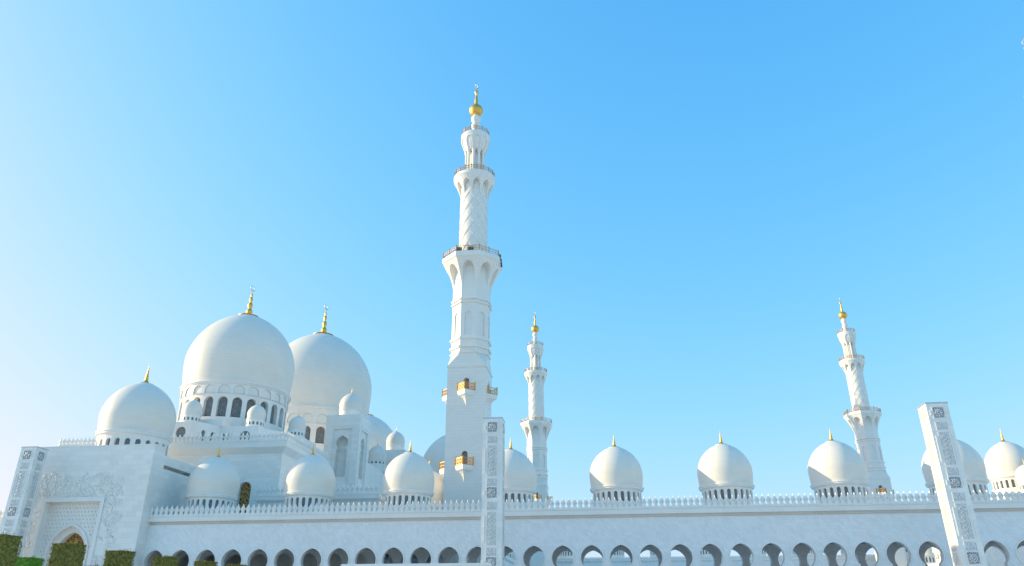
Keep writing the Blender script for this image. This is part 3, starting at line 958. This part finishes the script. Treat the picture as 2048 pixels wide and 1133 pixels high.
b1 = turret_block(171.0); b1['label'] = 'square turret block with a keyhole niche, nearer one'
b2 = copy_tree(b1, hall); b2.location = (-60.7 - HX, 212.2 - HY, 0); b2['label'] = 'square turret block with a small dome, farther one'
# court front of the hall: lower block, its dome and the terrace with merlons
m = MB(); m.box(-56.88 - HX, -36.4 - HX, 119.6 - HY, 263.5 - HY, 0, 18.6); m.box(-65 - HX, -56.9 - HX, 146.02 - HY, 263.5 - HY, 0, 18.6); m.obj('side_wing', M['wall'], hall)
m = MB()
ring = lambda e, z: [(-56.88 - e * .2 - HX, 119.6 - e - HY, z), (-36.4 + e * .4 - HX, 119.6 - e - HY, z), (-36.4 + e * .4 - HX, 263 - HY, z), (-56.88 - e * .2 - HX, 263 - HY, z)]
m.loft([ring(0, 18.6), ring(.5, 19.0), ring(.5, 19.55), ring(.55, 19.6), ring(.55, 19.7)], cap0=False)
m.add([(-65 - HX, 146.02 - HY, 18.65), (-56.9 - HX, 146.02 - HY, 18.65), (-56.9 - HX, 263 - HY, 18.65), (-65 - HX, 263 - HY, 18.65)], [(0, 1, 2, 3)]); m.obj('side_cornice', M['trim'], hall)
merlons(hall, [(-56.6 + i * .79 - HX, 119.35 - HY, 19.7, 0) for i in range(26)], 0, (0, 0))
m = MB(); m.box(-67.2 - HX, -36.4 - HX, 117.05 - HY, 119.58 - HY, 13.2, 13.9); m.box(-67.2 - HX, -56.95 - HX, 119.6 - HY, 126.95 - HY, 13.2, 13.9); m.obj('corridor_shade_slab', M['wall'], hall)  # unseen slab, added to block light and keep the corridor behind the arches dark
cd = roof_dome(hall, (-38.5 - HX, 0, 0), R=9.0, rim=31.8, base=18.0, fin=3.5, nwin=24, win_z=(27.0, 30.0), below=.52, windows=False, label='grey court dome mostly behind the tallest minaret')

# ------------------------------------------------------------------ entrance portal
portal = thing('entrance_portal', 'white entrance block at the left with floral relief, arched doorway and a wide dome', 'portal', (-78, 104.9, 0))
PX, PY = -78.0, 104.9
m = MB()
px0, px1 = -88.7, -67.3
rec = [(-82.9, .02), (-74.1, .02), (-74.1, 17.3), (-82.9, 17.3)]
m.panel([(px0, -.2), (px1, -.2), (px1, 25.4), (px0, 25.4)], [rec], lambda u, v, d: (u - PX, d, v), .9)
w = px1 - PX; e = px0 - PX
m.add([(w, 0, -.2), (w, 3, -.2), (w, 3, 25.4), (w, 0, 25.4), (e, 0, -.2), (e, 3, -.2), (e, 3, 25.4), (e, 0, 25.4)], [(0, 1, 2, 3), (5, 4, 7, 6), (3, 2, 6, 7), (1, 5, 6, 2)])
m.obj('front_wall', M['wall'], portal)
m = MB()
m.box(px0 - PX - .05, px1 - PX + .05, -.06, 3.0, 25.4, 25.55)
m.obj('coping', M['trim'], portal)
# block behind
m = MB()
slot = [(2.95 + .3, 22.4), (11.8, 22.4), (11.8, 23.0), (2.95 + .3, 23.0)]
m.panel([(3, -.2), (22.1, -.2), (22.1, 24.35), (3, 24.35)], [slot], lambda u, v, d: (w - d, u, v), 1.3, back=True)
m.panel([(3, -.2), (22.1, -.2), (22.1, 24.35), (3, 24.35)], [], lambda u, v, d: (e + d, u, v), .5)
m.add([(e, 3, 24.35), (w, 3, 24.35), (w, 22.1, 24.35), (e, 22.1, 24.35)], [(0, 1, 2, 3)])
m.obj('rear_block', M['wall'], portal)
# studded recess with the pointed doorway
ac = -78.5
m = MB()
arch_o = pointed_arch(ac, 3.05, .03, 10.0, 3.9)
m.panel([(-82.9, .02), (-74.1, .02), (-74.1, 17.3), (-82.9, 17.3)], [arch_o], lambda u, v, d: (u - PX, .9 + d, v), .7)
m.obj('studded_panel', M['trim'], portal)
m = MB()
def diamond(cx, cz, r, yy):
    m.add([(cx - r, yy, cz), (cx, yy, cz - r * 1.2), (cx + r, yy, cz), (cx, yy, cz + r * 1.2), (cx, yy - .09, cz)], [(0, 1, 4), (1, 2, 4), (2, 3, 4), (3, 0, 4)])
for i in range(16):
    for j in range(31):
        cx = -82.6 + i * .56 + (.28 if j % 2 else 0); cz = .5 + j * .55
        dxx = (cx - ac) / 3.5
        if cx > -74.3: continue
        if abs(dxx) < 1 and cz < 10.0 + 4.4 * (1 - dxx * dxx) ** .55: continue
        diamond(cx - PX, cz, .13, .898)
m.obj('stud_pattern', M['carved'], portal)['kind'] = 'stuff'
m = MB()
ln = arch_o[1:]
T = lambda u, v, d: (u - PX, .9 + d, v)
m.trim(ln, T, .34, .16)
m.obj('arch_trim', M['trim'], portal)
m = MB()
arch_i = pointed_arch(ac, 2.45, .03, 9.6, 3.5)
m.panel(arch_o, [arch_i], lambda u, v, d: (u - PX, 1.6 + d, v), .9)
m.obj('door_reveal', M['trim'], portal)
m = MB(); m.box(ac - 2.6 - PX, ac + 2.6 - PX, 2.44, 2.5, 0, 13.4); m.obj('door', M['gold_window'], portal)['label'] = 'dark doorway behind a gilded star lattice'
# star lattice over the door
m = MB()
for j in range(4):
    for i in range(4):
        cx = ac - 2.1 + i * 1.4 - PX; cz = 8.6 + j * 1.3
        for a in range(8):
            b = a * pi / 4 + pi / 8
            p = (cx + .28 * cos(b), 2.40, cz + .28 * sin(b)); q = (cx + .62 * cos(b + .4), 2.40, cz + .62 * sin(b + .4))
            r_ = (cx + .28 * cos(b + pi / 4), 2.40, cz + .28 * sin(b + pi / 4))
            m.tube([p, q, r_], .035, 4)
m.obj('door_lattice', M['gold'], portal)
# frame of the recess
def plate(mb, poly, T, d0, d1):
    """a flat outline given thickness from depth d0 to d1"""
    tri = tessellate_polygon([[Vector((x, z, 0)) for x, z in poly]])
    n = len(poly)
    mb.add([T(x, z, d0) for x, z in poly] + [T(x, z, d1) for x, z in poly], list(tri) + [tuple(n + k for k in f[::-1]) for f in tri] + [(k, (k + 1) % n, n + (k + 1) % n, n + k) for k in range(n)])
m = MB()
plate(m, [(-83.45, 0), (-82.86, 0), (-82.86, 17.26), (-74.14, 17.26), (-74.14, 0), (-73.55, 0), (-73.55, 17.85), (-83.45, 17.85)], lambda u, v, d: (u - PX, d, v), -.22, .3)
m.obj('portal_frame', M['trim'], portal)
# floral relief
m = MB()
rnd = random.Random(11)
def leaf(cx, cz, a, L, Wd, h=.085):
    d = Vector((cos(a), sin(a))); nn = Vector((-d.y, d.x)); c = Vector((cx, cz))
    P = lambda p, y: (p.x - PX, -y, p.y)
    base = c; tip = c + d * L; l = c + d * L * .45 + nn * Wd; r = c + d * L * .45 - nn * Wd; mid = c + d * L * .5
    m.add([P(base, .0), P(l, .02), P(tip, .03), P(r, .02), P(mid, h)], [(0, 1, 4), (1, 2, 4), (2, 3, 4), (3, 0, 4)])
def flower(cx, cz, r):
    n = rnd.choice((5, 6, 8)); a0 = rnd.random() * 6
    for k in range(n):
        leaf(cx, cz, a0 + 2 * pi * k / n, r, r * .33, .12)
    m.lathe([(.001, 0), (.16 * r, 0.0)], 6)
    q = 8
    vs = [(cx - PX + .22 * r * cos(2 * pi * k / q), -.14, cz + .22 * r * sin(2 * pi * k / q)) for k in range(q)] + [(cx - PX, -.18, cz)]
    m.add(vs, [(k, (k + 1) % q, q) for k in range(q)])
def vine(x, z, a, n, curl, s=.42):
    pts = []
    for k in range(n):
        pts.append((x - PX, -.04, z))
        x += cos(a) * s; z += sin(a) * s; a += curl + rnd.uniform(-.12, .12)
        if k % 2 == 0: leaf(x, z, a + rnd.choice((-1, 1)) * rnd.uniform(.6, 1.2), rnd.uniform(.6, 1.15), rnd.uniform(.15, .26))
    m.tube(pts, .045, 5)
    flower(x, z, rnd.uniform(.35, .6))
def top_of(x):
    u = (x + 78.5) / 8.2
    return 18.2 + 3.7 * max(0, 1 - abs(u) ** 3.2) ** .5 * (.88 + .12 * cos(u * 11))
for i in range(30):
    x = -86.3 + 15.4 * i / 29
    z = 18.0 + rnd.uniform(0, .3); 
    n = int(max(2, (top_of(x) - z) / .42))
    vine(x, z, pi / 2 + rnd.uniform(-.7, .7), n, rnd.uniform(-.22, .22))
for i in range(50):
    x = rnd.uniform(-86, -71); z = rnd.uniform(18.2, 21.6)
    if z < top_of(x): (flower(x, z, rnd.uniform(.3, .6)) if rnd.random() < .5 else leaf(x, z, rnd.uniform(0, 6.28), rnd.uniform(.5, .9), .18))
for side in (-1, 1):
    xc = -78.5 + side * 6.3
    for i in range(30):
        z = 3 + 15.5 * i / 29
        vine(xc + rnd.uniform(-.5, .5), z, pi / 2 + rnd.uniform(-1.2, 1.2), rnd.randint(3, 6), rnd.choice((-.5, .5)) * rnd.uniform(.5, 1.3), .36)
m.obj('floral_relief', M['trim'], portal)
m = MB(); m.prism(octagon(6.6), 24.35, 25.3); m.obj('dome_base', M['trim'], portal, (0, 115.3 - PY, 0))
roof_dome(portal, (0, 115.3 - PY, 0), R=5.9, rim=29.35, base=25.3, fin=3.5, nwin=22, win_z=(26.2, 27.85), below=.5, drum_r=.93)

# lower wing left of the portal
wing = thing('side_wall', 'low merlon-topped wall at the left edge behind the carved pylon', 'wall', (-110, 107.3, 0))
m = MB(); m.box(-20, 21.2, 0, 9.7, -.2, 14.2); m.obj('wall', M['facade'], wing)
m = MB(); m.loft([[(x, y, z) for y, z in ((0, 14.2), (-.5, 14.5), (-.5, 15.22), (10.2, 15.22), (9.7, 14.2))] for x in (-20, 21.2)]); m.obj('cornice', M['trim'], wing)
merlons(wing, [(-19.5 + .79 * i, -.38, 15.22, 0) for i in range(51)], 0, (110, -107))

# ------------------------------------------------------------------ east gate
gate = thing('gate_building', 'sunlit cream domes of a distant gate at the right edge', 'gate', (95.4, 191.6, 0))
m = MB(); m.box(-6.5, 6.5, -10, 10, 0, 26.5); m.obj('wall', M['wall'], gate)
m = MB(); m.loft([[(sx * (6.5 + ex), sy * (10 + ex), z) for sx, sy in ((-1, -1), (1, -1), (1, 1), (-1, 1))] for ex, z in ((0.02, 25.2), (.5, 25.6), (.5, 26.4), (.02, 26.6))]); m.obj('cornice', M['trim'], gate)
roof_dome(gate, (0, 0, 0), R=5.15, rim=31.6, base=26.5, fin=3.4, nwin=24, win_z=(28.6, 30.4), below=.55, drum_r=.9, label='larger sunlit cream dome')
roof_dome(gate, (-1.1, -8.4, 0), R=2.35, rim=29.2, base=26.5, fin=1.7, nwin=14, win_z=(27.4, 28.3), below=.52, drum_r=.92, label='smaller sunlit dome at the frame edge')

# ------------------------------------------------------------------ carved pylons
def make_pylon():
    t = thing('carved_pylon', '', 'pylon', (0, 0, 0), 0, 'carved light pylons before the arcade')
    h = 1.22; H = 24.5
    m = MB()
    m.box(-h, h, -h, h, 0, H - .18)
    for z in (16.75, 8.9):                    # joint lines
        m.box(-h - .012, h + .012, -h - .012, h + .012, z, z + .05)
    m.obj('shaft', M['wall'], t)
    m = MB(); m.box(-h - .04, h + .04, -h - .04, h + .04, H - .18, H); m.obj('cap', M['steel'], t)
    y = -h
    def ring(mb, hw, hh, wd, out):
        T = lambda u, v, d: (u, y + d, v)
        o = [(-hw - wd, -hh - wd), (hw + wd, -hh - wd), (hw + wd, hh + wd), (-hw - wd, hh + wd)]
        i = [(-hw, -hh), (hw, -hh), (hw, hh), (-hw, hh)]
        mb.panel(o, [i], lambda u, v, d: T(u, v, d - out), out)
        mb.add([T(u, v, -out) for u, v in o] + [T(u, v, -.002) for u, v in o], [(k, (k + 1) % 4, 4 + (k + 1) % 4, 4 + k) for k in range(4)])
    def tile(name, hw, hh, mat, wd, z, bar, extra=None):
        p = MB(); p.box(-hw, hw, y - .03, y - .003, -hh, hh)
        o = p.obj(name, mat, t, (0, 0, z))
        f = MB(); ring(f, hw + .001, hh + .001, wd, .055); f.obj('panel_frame', M['trim'], o)
        if bar:
            b_ = MB(); b_.box(-.05, .05, y - .07, y - .002, -bar, bar)
            for sx in (-1, 1):
                o2 = b_.obj('side_fillet', M['trim'], o, (sx * .9, 0, 0))
        if extra: extra.obj('tracery', M['trim'], o)
        return o
    g = MB()
    for r in (.16, .36):
        g.tube([(r * cos(2 * pi * i / 20), y - .05, r * sin(2 * pi * i / 20)) for i in range(21)], .035, 4)
    for i in range(8):
        a = i * pi / 4
        g.tube([(.14 * cos(a), y - .05, .14 * sin(a)), (.56 * cos(a), y - .05, .56 * sin(a))], .025, 4)
    sc_ = MB(); zz = -1.55; sgn = 1
    while zz < 1.6:
        sc_.tube([(sgn * (-.12 + .36 * (1 - i / 17) * cos(i / 13 * 4.6)), y - .05, zz + .36 * (1 - i / 17) * sin(i / 13 * 4.6)) for i in range(14)], .04, 4)
        zz += .46; sgn = -sgn
    tiles = []
    z = 23.25
    for k in range(3):
        tiles.append(tile('grille', .6, .62, M['lattice'], .09, z, .3, g))
        tiles.append(tile('carved_panel', .6, .45, M['carved'], .06, z - 1.55, 0))
        tiles.append(tile('carved_panel', .56, 1.85, M['carved'], .08, z - 4.15, 1.5, sc_))
        tiles.append(tile('carved_panel', .6, .45, M['carved'], .06, z - 6.75, 0))
        z -= 7.95
    for q in (1, 2, 3):
        for p in tiles:
            c = copy_tree(p, t); c.rotation_euler = (0, 0, q * pi / 2)
            if q == 3 and p.name.startswith('grille'):      # grille on the sunlit side paled in colour, its sun glare painted in
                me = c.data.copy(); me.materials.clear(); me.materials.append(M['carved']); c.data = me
    return t
p0 = make_pylon()
p0.location = (-13.7, 92.2, 0); p0['label'] = 'upright carved marble pylon in front of the tallest minaret'
p1 = copy_tree(p0); p1.location = (-83.7, 100.9, 0); p1['label'] = 'carved marble pylon beside the floral entrance at the left'
p2 = copy_tree(p0); p2.location = (38.85, 91.6, 0); p2['label'] = 'carved marble pylon at the right with a brightly sunlit left face'

# ------------------------------------------------------------------ garden
def topiary(h, w, mat, seed):
    r = random.Random(seed)
    m = MB()
    z0 = .9
    c = w / 2 - .06
    m.box(-c, c, -c, c, z0, h - .05)
    def lf(p, nrm):
        nrm = (Vector(nrm) + Vector((r.uniform(-1.1, 1.1), r.uniform(-1.1, 1.1), r.uniform(-.8, 1.0)))).normalized()
        u = nrm.orthogonal().normalized(); v = nrm.cross(u)
        a = r.uniform(0, 6.28); u, v = u * cos(a) + v * sin(a), v * cos(a) - u * sin(a)
        s = r.uniform(.022, .042)
        p = Vector(p)
        m.add([p - u * s, p - v * s * .5, p + u * s, p + v * s * .5], [(0, 1, 2, 3)])
    hw = w / 2
    for i in range(9000):
        f = r.random(); d = r.uniform(-.06, .006)
        if f < .12:
            lf((r.uniform(-hw, hw), r.uniform(-hw, hw), h + d * .7), (0, 0, 1))
        else:
            s = r.choice(((1, 0), (-1, 0), (0, 1), (0, -1))); u = r.uniform(-hw, hw); z = r.uniform(z0, h)
            bulge = d + .02 * sin(z * 3 + u * 4)
            if s[0]: lf((s[0] * (hw + bulge), u, z), (s[0], 0, .2))
            else: lf((u, s[1] * (hw + bulge), z), (0, s[1], .2))
    for i in range(12):                                    # stray shoots
        x, y = r.uniform(-hw, hw), r.uniform(-hw, hw)
        for k in range(3): lf((x, y, h + .02 + .035 * k), (r.uniform(-1, 1), r.uniform(-1, 1), .4))
    tk = MB(); tk.lathe([(.13, 0), (.10, .3), (.09, 1.1)], 10)
    return m, tk
def place_topiary(x, y, h, w, mat, lab, grp, seed, proto=None):
    t = thing('topiary_shrub', lab, 'topiary', (x, y, 0), 0, grp)
    m, tk = topiary(h, w, mat, seed)
    m.obj('foliage', M[mat], t); tk.obj('trunk', M['bark'], t)
    return t
row_labels = ['dark square-clipped shrub cut by the left edge, nearest of its row', 'square-clipped olive shrub in front of the arched doorway', 'square-clipped shrub below the right corner of the entrance block',
              'clipped shrub before the first arch of the arcade', 'low-showing clipped shrub before the third arch', 'smallest clipped shrub top, rightmost of the row']
for i, lab in enumerate(row_labels):
    place_topiary((-23.55, -23.5, -23.58, -23.45, -23.25, -22.9)[i], 27.9 + 3.86 * i - (.5 if i == 5 else 0), 4.6, 1.0, 'leaf', lab, 'olive clipped shrubs in a row', 20 + i)
place_topiary(-31.2, 39.2, 4.6, 1.1, 'leaf_bright', 'bright green clipped shrub between the two left olive shrubs', 'second row of clipped shrubs', 40)
place_topiary(-32.4, 46.6, 4.6, 1.1, 'leaf', 'small clipped shrub top between two olive shrubs near the entrance', 'second row of clipped shrubs', 41)

m = MB()
m.box(-10.4, -4.6, 0, .35, 0, 3.47); m.box(-10.45, -4.55, -.05, .40, 3.47, 3.56)
gw = thing('garden_wall', 'low white garden wall whose top edge shows under the arches', 'wall', (0, 30, 0))
o = m.obj('wall', M['trim'], gw)
